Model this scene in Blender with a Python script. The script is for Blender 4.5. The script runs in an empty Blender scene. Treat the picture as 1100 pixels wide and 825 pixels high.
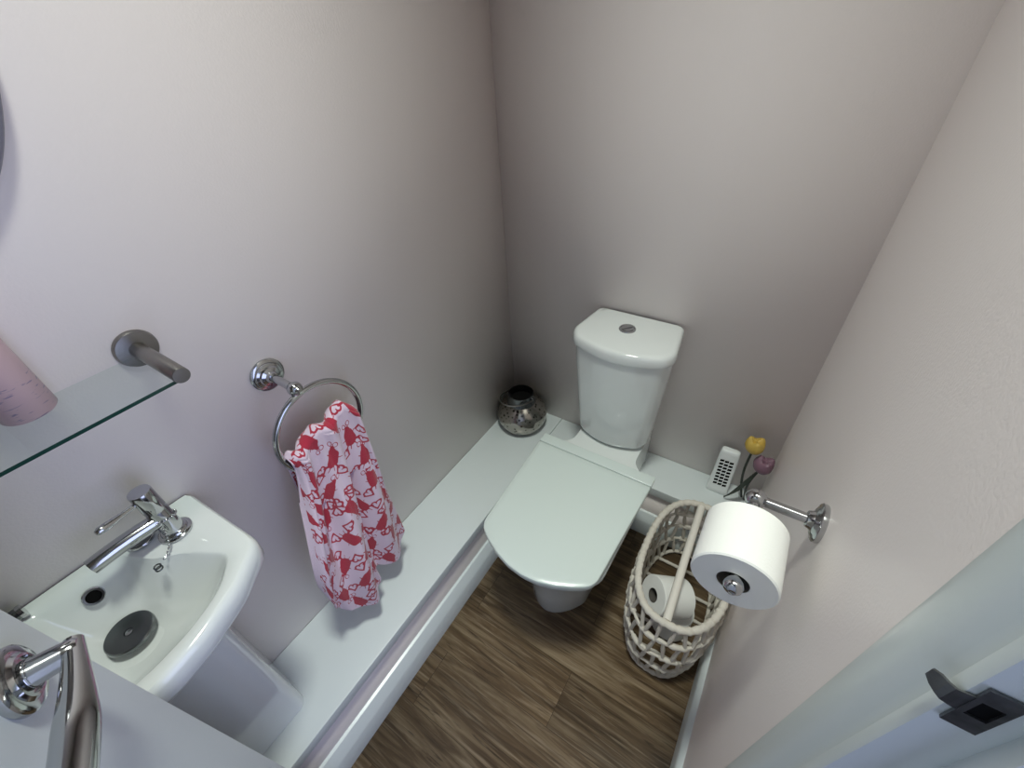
import bpy, bmesh, math, random
import numpy as np
from mathutils import Vector, Matrix
random.seed(7)
PI = math.pi
C = bpy.context.scene.collection
sc = bpy.context.scene

# ------------------------------------------------------------------ materials
def mat(name, col, rough=.5, metal=0., coat=0., spec=.5, bump=None, var=None):
    m = bpy.data.materials.new(name); m.use_nodes = True
    nt = m.node_tree; b = nt.nodes['Principled BSDF']
    b.inputs['Base Color'].default_value = (*col, 1); b.inputs['Roughness'].default_value = rough
    b.inputs['Metallic'].default_value = metal; b.inputs['Coat Weight'].default_value = coat
    b.inputs['Coat Roughness'].default_value = .05
    b.inputs['Specular IOR Level'].default_value = spec
    tc = nt.nodes.new('ShaderNodeTexCoord')
    if bump:
        sc_, st, det = bump
        n = nt.nodes.new('ShaderNodeTexNoise'); n.inputs['Scale'].default_value = sc_; n.inputs['Detail'].default_value = det
        nt.links.new(tc.outputs['Object'], n.inputs['Vector'])
        bp = nt.nodes.new('ShaderNodeBump'); bp.inputs['Strength'].default_value = st; bp.inputs['Distance'].default_value = .002
        nt.links.new(n.outputs['Fac'], bp.inputs['Height']); nt.links.new(bp.outputs['Normal'], b.inputs['Normal'])
    if var:
        sc_, col2 = var
        n = nt.nodes.new('ShaderNodeTexNoise'); n.inputs['Scale'].default_value = sc_; n.inputs['Detail'].default_value = 4
        nt.links.new(tc.outputs['Object'], n.inputs['Vector'])
        mx = nt.nodes.new('ShaderNodeMix'); mx.data_type = 'RGBA'
        mx.inputs[6].default_value = (*col, 1); mx.inputs[7].default_value = (*col2, 1)
        nt.links.new(n.outputs['Fac'], mx.inputs[0]); nt.links.new(mx.outputs[2], b.inputs['Base Color'])
    return m

M = {}
M['wall'] = mat('pink_wall_paint', (.90, .84, .82), .40, bump=(260, .12, 2), var=(1.5, (.89, .825, .805)))
M['ceil'] = mat('ceiling_paint', (.88, .87, .85), .7, bump=(200, .05, 2))
M['gloss'] = mat('white_gloss_paint', (.69, .75, .76), .28, bump=(90, .04, 2))
M['frame'] = mat('grey_white_frame_paint', (.64, .70, .70), .3, bump=(90, .04, 2))
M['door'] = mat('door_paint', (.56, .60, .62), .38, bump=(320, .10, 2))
M['ceramic'] = mat('white_ceramic', (.73, .77, .765), .10, coat=.4, bump=(3, .01, 1))
M['plastic'] = mat('white_seat_plastic', (.62, .70, .68), .20, coat=.15, bump=(3, .01, 1))
M['chrome'] = mat('chrome', (.50, .51, .52), .11, 1., bump=(40, .01, 2))
M['darkchrome'] = mat('dark_chrome', (.17, .18, .185), .24, 1., bump=(40, .02, 2))
M['steel'] = mat('brushed_steel', (.27, .26, .245), .30, 1., bump=(150, .06, 3))
M['agedmetal'] = mat('aged_metal', (.05, .055, .06), .33, .85, bump=(60, .35, 4), var=(90, (.24, .25, .25)))
M['black'] = mat('black_void', (.006, .006, .006), .9, spec=.05, bump=(20, .01, 1))
M['paper'] = mat('toilet_paper', (.83, .84, .82), .9, spec=.1, bump=(350, .12, 3))
M['card'] = mat('cardboard_core', (.10, .09, .08), .9, bump=(100, .1, 2))
M['wicker'] = mat('cream_paper_rope', (.70, .67, .61), .75, spec=.2, bump=(220, .35, 3), var=(30, (.58, .54, .47)))
M['stick'] = mat('pale_wood_rod', (.74, .71, .65), .55, bump=(80, .1, 3))
M['yellow'] = mat('yellow_wood', (.66, .49, .12), .5, bump=(60, .08, 3), var=(25, (.52, .33, .05)))
M['purple'] = mat('purple_wood', (.25, .14, .19), .5, bump=(60, .08, 3), var=(25, (.19, .10, .145)))
M['leaf'] = mat('dark_leaf', (.035, .045, .035), .5, bump=(70, .1, 3))
M['freshplast'] = mat('freshener_plastic', (.78, .82, .82), .35, bump=(30, .02, 2))
M['pinkcan'] = None
M['mirror'] = mat('mirror_silver', (.55, .56, .58), .03, 1., bump=(2, .002, 1))
M['mframe'] = mat('grey_mirror_frame', (.24, .24, .30), .35, bump=(60, .05, 2))

# mercury glass lantern
m = mat('mercury_glass', (.45, .42, .38), .14, 1.); nt = m.node_tree; b = nt.nodes['Principled BSDF']
tc = nt.nodes.new('ShaderNodeTexCoord')
v = nt.nodes.new('ShaderNodeTexVoronoi'); v.inputs['Scale'].default_value = 70
n = nt.nodes.new('ShaderNodeTexNoise'); n.inputs['Scale'].default_value = 28; n.inputs['Detail'].default_value = 6
nt.links.new(tc.outputs['Object'], v.inputs['Vector']); nt.links.new(tc.outputs['Object'], n.inputs['Vector'])
a = nt.nodes.new('ShaderNodeMath'); a.operation = 'MULTIPLY_ADD'; a.inputs[1].default_value = .55
nt.links.new(n.outputs['Fac'], a.inputs[0]); nt.links.new(v.outputs['Distance'], a.inputs[2])
r = nt.nodes.new('ShaderNodeValToRGB'); r.color_ramp.elements[0].position = .44; r.color_ramp.elements[1].position = .64
r.color_ramp.elements[0].color = (.03, .028, .025, 1); r.color_ramp.elements[1].color = (.40, .375, .34, 1)
nt.links.new(a.outputs[0], r.inputs[0]); nt.links.new(r.outputs[0], b.inputs['Base Color'])
bp = nt.nodes.new('ShaderNodeBump'); bp.inputs['Strength'].default_value = .25; bp.inputs['Distance'].default_value = .002
nt.links.new(n.outputs['Fac'], bp.inputs['Height']); nt.links.new(bp.outputs['Normal'], b.inputs['Normal'])
M['mercury'] = m

# pink can with faint bluish brush strokes
m = mat('pink_can', (.58, .42, .46), .35); nt = m.node_tree; b = nt.nodes['Principled BSDF']
tc = nt.nodes.new('ShaderNodeTexCoord'); mp = nt.nodes.new('ShaderNodeMapping'); mp.inputs['Scale'].default_value = (60, 60, 330); mp.inputs['Rotation'].default_value = (.4, .2, 0)
n = nt.nodes.new('ShaderNodeTexNoise'); n.inputs['Scale'].default_value = 1.; n.inputs['Detail'].default_value = 2
nt.links.new(tc.outputs['Object'], mp.inputs['Vector']); nt.links.new(mp.outputs[0], n.inputs['Vector'])
r = nt.nodes.new('ShaderNodeValToRGB'); r.color_ramp.elements[0].position = .60; r.color_ramp.elements[1].position = .68
r.color_ramp.elements[0].color = (0, 0, 0, 1); r.color_ramp.elements[1].color = (1, 1, 1, 1)
nt.links.new(n.outputs['Fac'], r.inputs[0])
sx = nt.nodes.new('ShaderNodeSeparateXYZ'); nt.links.new(tc.outputs['Object'], sx.inputs[0])
lt = nt.nodes.new('ShaderNodeMath'); lt.operation = 'LESS_THAN'; lt.inputs[1].default_value = .055; nt.links.new(sx.outputs[2], lt.inputs[0])
ml = nt.nodes.new('ShaderNodeMath'); ml.operation = 'MULTIPLY'; nt.links.new(lt.outputs[0], ml.inputs[0]); nt.links.new(r.outputs[0], ml.inputs[1])
mx = nt.nodes.new('ShaderNodeMix'); mx.data_type = 'RGBA'; mx.inputs[6].default_value = (.58, .42, .46, 1); mx.inputs[7].default_value = (.27, .22, .33, 1)
nt.links.new(ml.outputs[0], mx.inputs[0]); nt.links.new(mx.outputs[2], b.inputs['Base Color'])
M['pinkcan'] = m

# wood plank floor, boards along x
def wood():
    m = mat('wood_plank_vinyl', (.2, .13, .08), .42); nt = m.node_tree; b = nt.nodes['Principled BSDF']; L = nt.links.new
    tc = nt.nodes.new('ShaderNodeTexCoord')
    br = nt.nodes.new('ShaderNodeTexBrick'); br.offset = .37; br.inputs['Scale'].default_value = 1
    br.inputs['Brick Width'].default_value = .92; br.inputs['Row Height'].default_value = .152
    br.inputs['Mortar Size'].default_value = .0006; br.inputs['Mortar Smooth'].default_value = .3
    br.inputs['Color1'].default_value = (.0, .0, .0, 1); br.inputs['Color2'].default_value = (1, 1, 1, 1); br.inputs['Mortar'].default_value = (.5, .5, .5, 1)
    of = nt.nodes.new('ShaderNodeMapping'); of.inputs['Location'].default_value = (.30, .085, 0)
    L(tc.outputs['Object'], of.inputs[0]); L(of.outputs[0], br.inputs['Vector'])
    # per-plank offset of the grain
    cb = nt.nodes.new('ShaderNodeVectorMath'); cb.operation = 'SCALE'; cb.inputs['Scale'].default_value = 7.3
    L(br.outputs['Color'], cb.inputs[0])
    ad = nt.nodes.new('ShaderNodeVectorMath'); ad.operation = 'ADD'; L(tc.outputs['Object'], ad.inputs[0]); L(cb.outputs[0], ad.inputs[1])
    mp = nt.nodes.new('ShaderNodeMapping'); mp.inputs['Scale'].default_value = (2.6, 34, 34); L(ad.outputs[0], mp.inputs[0])
    n1 = nt.nodes.new('ShaderNodeTexNoise'); n1.inputs['Scale'].default_value = 1; n1.inputs['Detail'].default_value = 8; n1.inputs['Roughness'].default_value = .62; n1.inputs['Distortion'].default_value = 1.0
    L(mp.outputs[0], n1.inputs['Vector'])
    mp2 = nt.nodes.new('ShaderNodeMapping'); mp2.inputs['Scale'].default_value = (7, 170, 60); L(ad.outputs[0], mp2.inputs[0])
    n2 = nt.nodes.new('ShaderNodeTexNoise'); n2.inputs['Scale'].default_value = 1; n2.inputs['Detail'].default_value = 5; n2.inputs['Distortion'].default_value = .6
    L(mp2.outputs[0], n2.inputs['Vector'])
    r = nt.nodes.new('ShaderNodeValToRGB'); e = r.color_ramp.elements
    e[0].position = .30; e[0].color = (.040, .024, .012, 1); e[1].position = .72; e[1].color = (.27, .205, .13, 1)
    k = e.new(.5); k.color = (.125, .082, .045, 1)
    L(n1.outputs['Fac'], r.inputs[0])
    r2 = nt.nodes.new('ShaderNodeValToRGB'); r2.color_ramp.elements[0].position = .52; r2.color_ramp.elements[1].position = .74
    L(n2.outputs['Fac'], r2.inputs[0])
    mx = nt.nodes.new('ShaderNodeMix'); mx.data_type = 'RGBA'; mx.inputs[7].default_value = (.34, .27, .19, 1)
    s = nt.nodes.new('ShaderNodeMath'); s.operation = 'MULTIPLY'; s.inputs[1].default_value = .62; L(r2.outputs[0], s.inputs[0]); L(s.outputs[0], mx.inputs[0])
    L(r.outputs[0], mx.inputs[6])
    mp3 = nt.nodes.new('ShaderNodeMapping'); mp3.inputs['Scale'].default_value = (6, 95, 50); mp3.inputs['Location'].default_value = (3.1, 1.7, 0); L(ad.outputs[0], mp3.inputs[0])
    n3 = nt.nodes.new('ShaderNodeTexNoise'); n3.inputs['Scale'].default_value = 1; n3.inputs['Detail'].default_value = 6; n3.inputs['Distortion'].default_value = 1.5; L(mp3.outputs[0], n3.inputs['Vector'])
    r3 = nt.nodes.new('ShaderNodeValToRGB'); r3.color_ramp.elements[0].position = .60; r3.color_ramp.elements[1].position = .70; L(n3.outputs['Fac'], r3.inputs[0])
    mc = nt.nodes.new('ShaderNodeMix'); mc.data_type = 'RGBA'; mc.inputs[7].default_value = (.030, .018, .009, 1)
    s3 = nt.nodes.new('ShaderNodeMath'); s3.operation = 'MULTIPLY'; s3.inputs[1].default_value = .75; L(r3.outputs[0], s3.inputs[0]); L(s3.outputs[0], mc.inputs[0]); L(mx.outputs[2], mc.inputs[6]); mx = mc
    # plank tone
    tn = nt.nodes.new('ShaderNodeMapRange'); tn.inputs[3].default_value = .82; tn.inputs[4].default_value = 1.2; L(br.outputs['Color'], tn.inputs[0])
    mu = nt.nodes.new('ShaderNodeVectorMath'); mu.operation = 'SCALE'; L(mx.outputs[2], mu.inputs[0]); L(tn.outputs[0], mu.inputs['Scale'])
    mm = nt.nodes.new('ShaderNodeMix'); mm.data_type = 'RGBA'; mm.inputs[7].default_value = (.03, .018, .01, 1)
    L(br.outputs['Fac'], mm.inputs[0]); L(mu.outputs[0], mm.inputs[6]); L(mm.outputs[2], b.inputs['Base Color'])
    bp = nt.nodes.new('ShaderNodeBump'); bp.inputs['Strength'].default_value = .25; bp.inputs['Distance'].default_value = .001
    L(n2.outputs['Fac'], bp.inputs['Height']); L(bp.outputs[0], b.inputs['Normal'])
    return m
M['wood'] = wood()

# clear shelf glass: mostly see-through with a reflective sheen
m = bpy.data.materials.new('shelf_glass'); m.use_nodes = True; nt = m.node_tree
nt.nodes.remove(nt.nodes['Principled BSDF']); out = nt.nodes['Material Output']
tr = nt.nodes.new('ShaderNodeBsdfTransparent'); tr.inputs[0].default_value = (.94, .975, .96, 1)
gl = nt.nodes.new('ShaderNodeBsdfGlossy'); gl.inputs[1].default_value = .03
fr = nt.nodes.new('ShaderNodeFresnel'); fr.inputs[0].default_value = 1.45
gm = nt.nodes.new('ShaderNodeNewGeometry'); iv = nt.nodes.new('ShaderNodeMath'); iv.operation = 'SUBTRACT'; iv.inputs[0].default_value = 1; nt.links.new(gm.outputs['Backfacing'], iv.inputs[1])
fm = nt.nodes.new('ShaderNodeMath'); fm.operation = 'MULTIPLY'; nt.links.new(iv.outputs[0], fm.inputs[0]); nt.links.new(fr.outputs[0], fm.inputs[1])
mx = nt.nodes.new('ShaderNodeMixShader'); nt.links.new(fm.outputs[0], mx.inputs[0]); nt.links.new(tr.outputs[0], mx.inputs[1]); nt.links.new(gl.outputs[0], mx.inputs[2])
nt.links.new(mx.outputs[0], out.inputs[0]); M['glass'] = m
M['glassedge'] = mat('green_glass_edge', (.012, .05, .04), .12, coat=.3, bump=(30, .01, 1))

# towel terry, motif read from a per-vertex distance attribute
m = mat('towel_terry', (.62, .46, .58), .95, spec=.08); nt = m.node_tree; b = nt.nodes['Principled BSDF']
at = nt.nodes.new('ShaderNodeAttribute'); at.attribute_name = 'motif'
r = nt.nodes.new('ShaderNodeMapRange'); r.inputs[1].default_value = -.0004; r.inputs[2].default_value = .0004; r.inputs[3].default_value = 1; r.inputs[4].default_value = 0
nt.links.new(at.outputs['Fac'], r.inputs[0])
mx = nt.nodes.new('ShaderNodeMix'); mx.data_type = 'RGBA'; mx.inputs[6].default_value = (.72, .59, .71, 1); mx.inputs[7].default_value = (.42, .035, .065, 1)
nt.links.new(r.outputs[0], mx.inputs[0]); nt.links.new(mx.outputs[2], b.inputs['Base Color'])
tc = nt.nodes.new('ShaderNodeTexCoord'); n = nt.nodes.new('ShaderNodeTexNoise'); n.inputs['Scale'].default_value = 420; n.inputs['Detail'].default_value = 3
nt.links.new(tc.outputs['Object'], n.inputs['Vector'])
bp = nt.nodes.new('ShaderNodeBump'); bp.inputs['Strength'].default_value = .6; bp.inputs['Distance'].default_value = .002
nt.links.new(n.outputs['Fac'], bp.inputs['Height']); nt.links.new(bp.outputs[0], b.inputs['Normal'])
b.inputs['Sheen Weight'].default_value = .3
M['towel'] = m

# ------------------------------------------------------------------ mesh helpers
def link(name, me, m, parent=None, smooth=True):
    o = bpy.data.objects.new(name, me); C.objects.link(o)
    for x in (m if isinstance(m, (list, tuple)) else [m]): me.materials.append(x)
    if smooth:
        for p in me.polygons: p.use_smooth = True
    if parent:
        o.parent = parent
        o.matrix_parent_inverse = Matrix.Translation(-Vector(parent.location)) if parent.type == 'EMPTY' or True else o.matrix_parent_inverse
    return o
def obj(name, bm, m, parent=None, smooth=True, auto=True, normals=True):
    if normals: bmesh.ops.recalc_face_normals(bm, faces=bm.faces)
    if auto and smooth:
        for e in bm.edges:
            if len(e.link_faces) == 2 and e.calc_face_angle(0) > math.radians(38): e.smooth = False
    me = bpy.data.meshes.new(name); bm.to_mesh(me); bm.free()
    return link(name, me, m, parent, smooth)
def origin(o, loc):
    """move a top-level mesh's origin to its base point"""
    loc = Vector(loc); o.data.transform(Matrix.Translation(-loc)); o.location = loc; return o
def thing(name, loc, label, cat, group=None):
    o = bpy.data.objects.new(name, None); C.objects.link(o); o.empty_display_size = .05
    o.location = loc; o['label'] = label; o['category'] = cat
    if group: o['group'] = group
    return o
def tag(o, label, cat, group=None):
    o['label'] = label; o['category'] = cat
    if group: o['group'] = group
    return o
def struct(o, label=None, cat=None):
    o['kind'] = 'structure'
    if label: o['label'] = label
    if cat: o['category'] = cat
    return o
def box(bm, x0, x1, y0, y1, z0, z1, bev=0, seg=2):
    vs = [bm.verts.new(p) for p in ((x0,y0,z0),(x1,y0,z0),(x1,y1,z0),(x0,y1,z0),(x0,y0,z1),(x1,y0,z1),(x1,y1,z1),(x0,y1,z1))]
    fs = [bm.faces.new([vs[i] for i in f]) for f in ((0,3,2,1),(4,5,6,7),(0,1,5,4),(1,2,6,5),(2,3,7,6),(3,0,4,7))]
    if bev:
        es = list({e for f in fs for e in f.edges})
        bmesh.ops.bevel(bm, geom=es, offset=bev, segments=seg, affect='EDGES', profile=.6)
def loft(bm, rings, caps=True, closed=True):
    """rings: lists of equal length points"""
    R = [[bm.verts.new(p) for p in r] for r in rings]
    n = len(R[0])
    for a, b in zip(R, R[1:]):
        for i in range(n if closed else n-1):
            j = (i+1) % n
            bm.faces.new((a[i], a[j], b[j], b[i]))
    if caps:
        bm.faces.new(list(reversed(R[0]))); bm.faces.new(R[-1])
    return R
def frames(pts, closed=False):
    P = [Vector(p) for p in pts]; n = len(P); T = []
    for i in range(n):
        if closed: t = P[(i+1) % n]-P[i-1]
        else: t = P[min(i+1, n-1)]-P[max(i-1, 0)]
        T.append(t.normalized())
    u = T[0].orthogonal().normalized(); F = []
    for i in range(n):
        u = (u - T[i]*u.dot(T[i])).normalized(); F.append((P[i], u.copy(), T[i].cross(u)))
    if closed:   # spread the twist
        a, b = F[0], F[-1]
    return F
def tube(bm, pts, r, seg=12, closed=False, caps=True, sq=1.0):
    F = frames(pts, closed); n = len(F)
    rr = r if isinstance(r, (list, tuple)) else [r]*n
    rings = []
    for (p, u, w), q in zip(F, rr):
        rings.append([p+u*math.cos(2*PI*k/seg)*q+w*math.sin(2*PI*k/seg)*q*sq for k in range(seg)])
    R = [[bm.verts.new(p) for p in rg] for rg in rings]
    m_ = n if closed else n-1
    for i in range(m_):
        a, b = R[i], R[(i+1) % n]; off = 0
        if closed and i == n-1:
            off = min(range(seg), key=lambda s: sum((a[k].co-b[(k+s) % seg].co).length for k in range(seg)))
        for k in range(seg):
            j = (k+1) % seg
            bm.faces.new((a[k], a[j], b[(j+off) % seg], b[(k+off) % seg]))
    if not closed and caps:
        bm.faces.new(list(reversed(R[0]))); bm.faces.new(R[-1])
def lathe(bm, prof, o, axis=(0,0,1), seg=40, caps=True):
    """prof: list of (radius, height along axis) from base o"""
    ax = Vector(axis).normalized(); u = ax.orthogonal().normalized(); w = ax.cross(u); o = Vector(o)
    rings = [[o+ax*h+(u*math.cos(2*PI*k/seg)+w*math.sin(2*PI*k/seg))*max(r, 1e-5) for k in range(seg)] for r, h in prof]
    loft(bm, rings, caps)
def sphere(bm, c, r, seg=20, rings=12, sc_=(1,1,1)):
    bmesh.ops.create_uvsphere(bm, u_segments=seg, v_segments=rings, radius=1, matrix=Matrix.Translation(Vector(c)) @ Matrix.Diagonal((r*sc_[0], r*sc_[1], r*sc_[2], 1)))
def resample(poly, n):
    P = [Vector(p) for p in poly]; L = [0]
    for i in range(len(P)): L.append(L[-1]+(P[(i+1) % len(P)]-P[i]).length)
    out = []; k = 0
    for j in range(n):
        s = L[-1]*j/n
        while L[k+1] < s: k += 1
        t = (s-L[k])/max(L[k+1]-L[k], 1e-9); out.append(P[k].lerp(P[(k+1) % len(P)], t))
    return out
def smoothpoly(poly, n=96, it=2, keep=None):
    """round a polygon by corner cutting then resample"""
    P = [Vector(p) for p in poly]
    for _ in range(it):
        Q = []
        for i in range(len(P)):
            a, b = P[i], P[(i+1) % len(P)]
            Q += [a.lerp(b, .25), a.lerp(b, .75)]
        P = Q
    return resample(P, n)
def fillet(poly, rad, seg=6):
    """poly 2-D points, rad per vertex -> rounded outline"""
    out = []; n = len(poly)
    for i in range(n):
        p = Vector(poly[i]); a = Vector(poly[i-1]); b = Vector(poly[(i+1) % n]); r = rad[i] if isinstance(rad, (list, tuple)) else rad
        if r <= 0: out.append(p); continue
        da = (a-p).normalized(); db = (b-p).normalized(); ang = da.angle(db); t = min(r/math.tan(ang/2), (a-p).length*.49, (b-p).length*.49); rr = t*math.tan(ang/2)
        c = p+(da+db).normalized()*(rr/math.sin(ang/2)); s = p+da*t; e = p+db*t
        a0 = math.atan2(s.y-c.y, s.x-c.x); a1 = math.atan2(e.y-c.y, e.x-c.x); d = (a1-a0+PI) % (2*PI)-PI
        for k in range(seg+1): out.append(Vector((c.x+rr*math.cos(a0+d*k/seg), c.y+rr*math.sin(a0+d*k/seg))))
    return out
def reang(r, c=(.14, -1.23), NB=128):
    """resample a ring by angle about the bowl centre so the stitched quads stay straight"""
    P = [Vector((p[0], p[1], p[2])) for p in r]; A_ = [math.atan2(p.y-c[1], p.x-c[0]) for p in P]; out = []
    for k in range(NB):
        a = -PI+2*PI*(k+.5)/NB; d = Vector((math.cos(a), math.sin(a)))
        best = None
        for i in range(len(P)):
            p, q = P[i], P[(i+1) % len(P)]; ex, ey = q.x-p.x, q.y-p.y; den = d.x*ey-d.y*ex
            if abs(den) < 1e-12: continue
            tt = ((p.x-c[0])*ey-(p.y-c[1])*ex)/den; ss = ((p.x-c[0])*d.y-(p.y-c[1])*d.x)/den
            if tt > 0 and -1e-6 <= ss <= 1+1e-6 and (best is None or tt > best[0]): best = (tt, p.lerp(q, ss))
        tt, p = best; out.append((c[0]+d.x*tt, c[1]+d.y*tt, p.z))
    return out
def at_z(o2, z): return [(p.x, p.y, z) for p in o2]

# ------------------------------------------------------------------ the room
W = .934; YF = -1.85; ZC = 2.75; T = .10
DY0, DY1, DH = -.918, -1.455, 1.98           # doorway in the right wall
def sbox(name, args, m, bev=0):
    bm = bmesh.new(); box(bm, *args, bev); return struct(obj(name, bm, m))
fl = sbox('floor', (-.1, 2.3, YF-.1, .1, -.05, 0), M['wood']); struct(fl, 'brown wood-effect plank floor', 'floor')
struct(sbox('ceiling', (-.1, 2.3, YF-.1, .1, ZC, ZC+.05), M['ceil']), 'white ceiling above the small pink room', 'ceiling')
struct(sbox('wall_left', (-T, 0, YF-.1, .1, 0, ZC), M['wall']), 'pale pink wall behind basin, shelf and towel ring', 'wall')
struct(sbox('wall_back', (0, W+T, 0, T, 0, ZC), M['wall']), 'pale pink wall behind the toilet cistern', 'wall')
struct(sbox('wall_front', (0, 2.3, YF-.1, YF, 0, ZC), M['wall']), 'pale pink wall behind the viewer', 'wall')
struct(sbox('wall_hall', (2.2, 2.3, YF, .1, 0, ZC), M['wall']), 'hall wall outside the doorway', 'wall')
bm = bmesh.new()                             # right wall with its door opening: one U-shaped slab
ys_ = [0, DY0+.007, DY1-.007, YF]; zs_ = [0, DH+.018, ZC]
g = [[[bm.verts.new((W+T*i, y, z)) for z in zs_] for y in ys_] for i in range(2)]
cells = {(0, 0), (0, 1), (1, 1), (2, 0), (2, 1)}
for (a, b_) in cells:
    for i in range(2): bm.faces.new((g[i][a][b_], g[i][a+1][b_], g[i][a+1][b_+1], g[i][a][b_+1]))
    for da, db, e0, e1 in ((-1, 0, (0, 0), (0, 1)), (1, 0, (1, 0), (1, 1)), (0, -1, (0, 0), (1, 0)), (0, 1, (0, 1), (1, 1))):
        if (a+da, b_+db) not in cells:
            bm.faces.new((g[0][a+e0[0]][b_+e0[1]], g[0][a+e1[0]][b_+e1[1]], g[1][a+e1[0]][b_+e1[1]], g[1][a+e0[0]][b_+e0[1]]))
struct(obj('wall_right', bm, M['wall'], smooth=False), 'pale pink wall carrying the toilet roll holder', 'wall')

# boxed-in ledge along the left and back walls
LZ = .245
def ledge_board(name, x0, x1, y0, y1, lab):
    bm = bmesh.new(); box(bm, x0, x1, y0, y1, LZ-.036, LZ, .003); return struct(obj(name, bm, M['gloss']), lab, 'ledge')
ledge_board('trim_1', 0, .220, YF, 0, 'white gloss ledge top running along the left wall')
ledge_board('trim_2', .2212, W, -.150, 0, 'white gloss ledge top behind the toilet')
struct(sbox('trim_3', (0, .211, YF, 0, 0, LZ-.036), M['wall']), 'pink boxing panel below the left ledge', 'panel')
struct(sbox('trim_4', (.211, W, -.141, 0, 0, LZ-.036), M['wall']), 'pink boxing panel below the back ledge', 'panel')
def skirting(name, pts_prof, path, lab):
    """profile (out, z) swept between two points; out is along the given normal"""
    (p, q, nrm) = path; bm = bmesh.new()
    loft(bm, [[(P[0]+nrm[0]*a, P[1]+nrm[1]*a, z) for a, z in pts_prof] for P in (p, q)])
    return struct(obj(name, bm, M['gloss']), lab, 'skirting board')
prof = [(0, 0), (.026, 0), (.026, .068), (.022, .076), (.012, .096), (.007, .103), (0, .105)]
skirting('baseboard_left', prof, ((.211, YF), (.211, -.167), (1, 0)), 'white moulded skirting below the left ledge')
prof2 = [(0, 0), (.014, 0), (.014, .088), (.012, .097), (.004, .104), (0, .105)]
skirting('baseboard_right', prof2, ((W, -.848), (W, -.141), (-1, 0)), 'white skirting along the right wall')
skirting('baseboard_back', prof, ((.237, -.141), (W-.014, -.141), (0, -1)), 'white skirting below the back ledge')

# door frame
def extr(prof_xy, z0, z1, name, m, lab):
    bm = bmesh.new(); loft(bm, [[(x, y, z) for x, y in prof_xy] for z in (z0, z1)]); return struct(obj(name, bm, m), lab, 'door frame')
arch = [(W, -.871), (W-.012, -.8725), (W-.0140, -.876), (W-.0146, -.883), (W-.0146, -.893), (W-.0135, -.901), (W-.0105, -.907), (W-.0065, -.9125), (W-.0030, -.9165), (W-.0022, -.9205), (W, -.9208)]
extr(arch, 0, DH+.06, 'trim_5', M['frame'], 'white moulded architrave beside the doorway')
jamb = [(W-.0055, -.921), (W-.0055, -.928), (W-.004, -.930), (W+.026, -.930), (W+.026, -.943), (W+.10, -.943), (W+.10, -.911), (W, -.911), (W, -.921)]
jm = extr(jamb, 0, DH+.02, 'trim_6', M['frame'], 'white door jamb with its metal keep plate')
jamb2 = [(x, DY0+DY1-y) for x, y in jamb]
extr(jamb2, 0, DH+.02, 'trim_7', M['frame'], 'white hinge-side door jamb')
sbox('trim_8', (W-.004, W+.10, DY1, DY0, DH, DH+.02), M['frame'])
# keep plate with a curved lip
bm = bmesh.new()
zA, zB, yP = 1.117, 1.163, -.9305
def plate_rect(x0, x1, z0, z1): box(bm, x0, x1, yP-.0018, yP, z0, z1)
xa, xb = W-.0005, W+.0150; ha, hb = xa+.0030, xb-.0030; ga, gb = zA+.016, zB-.013
xs_ = [xa, ha, hb, xb]; zs2 = [zA, ga, gb, zB]
pv = [[[bm.verts.new((x, yP-.0018*q, z)) for z in zs2] for x in xs_] for q in (0, 1)]
for a in range(3):
    for b_ in range(3):
        if (a, b_) == (1, 1): continue
        for q in (0, 1): bm.faces.new((pv[q][a][b_], pv[q][a+1][b_], pv[q][a+1][b_+1], pv[q][a][b_+1]))
        for da, db, e0, e1 in ((-1, 0, (0, 0), (0, 1)), (1, 0, (1, 0), (1, 1)), (0, -1, (0, 0), (1, 0)), (0, 1, (0, 1), (1, 1))):
            na, nb = a+da, b_+db
            if not (0 <= na < 3 and 0 <= nb < 3) or (na, nb) == (1, 1):
                bm.faces.new((pv[0][a+e0[0]][b_+e0[1]], pv[0][a+e1[0]][b_+e1[1]], pv[1][a+e1[0]][b_+e1[1]], pv[1][a+e0[0]][b_+e0[1]]))
lip = [(W+.0005, yP-.0012), (W-.004, yP-.0014), (W-.008, yP-.0010), (W-.0105, yP+.0010), (W-.013, yP+.0042), (W-.0155, yP+.0072)]
z0, z1 = 1.132, 1.1515
ro = []
for i, (x, y) in enumerate(lip):
    zz = .0016*i*(1 if i < 5 else 1.5)*.5; ro.append([(x, y, z0+zz), (x, y, z1-zz), (x+.0010, y+.0010, z1-zz), (x+.0010, y+.0010, z0+zz)])
loft(bm, ro)
k = obj('strike_plate', bm, M['agedmetal'], jm, smooth=False); k['label'] = 'dark aged metal keep plate with a bent lip'
bm = bmesh.new(); box(bm, ha, hb, yP-.0004, yP+.0004, ga, gb)
obj('latch_hole', bm, M['black'], k, smooth=False)

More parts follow.
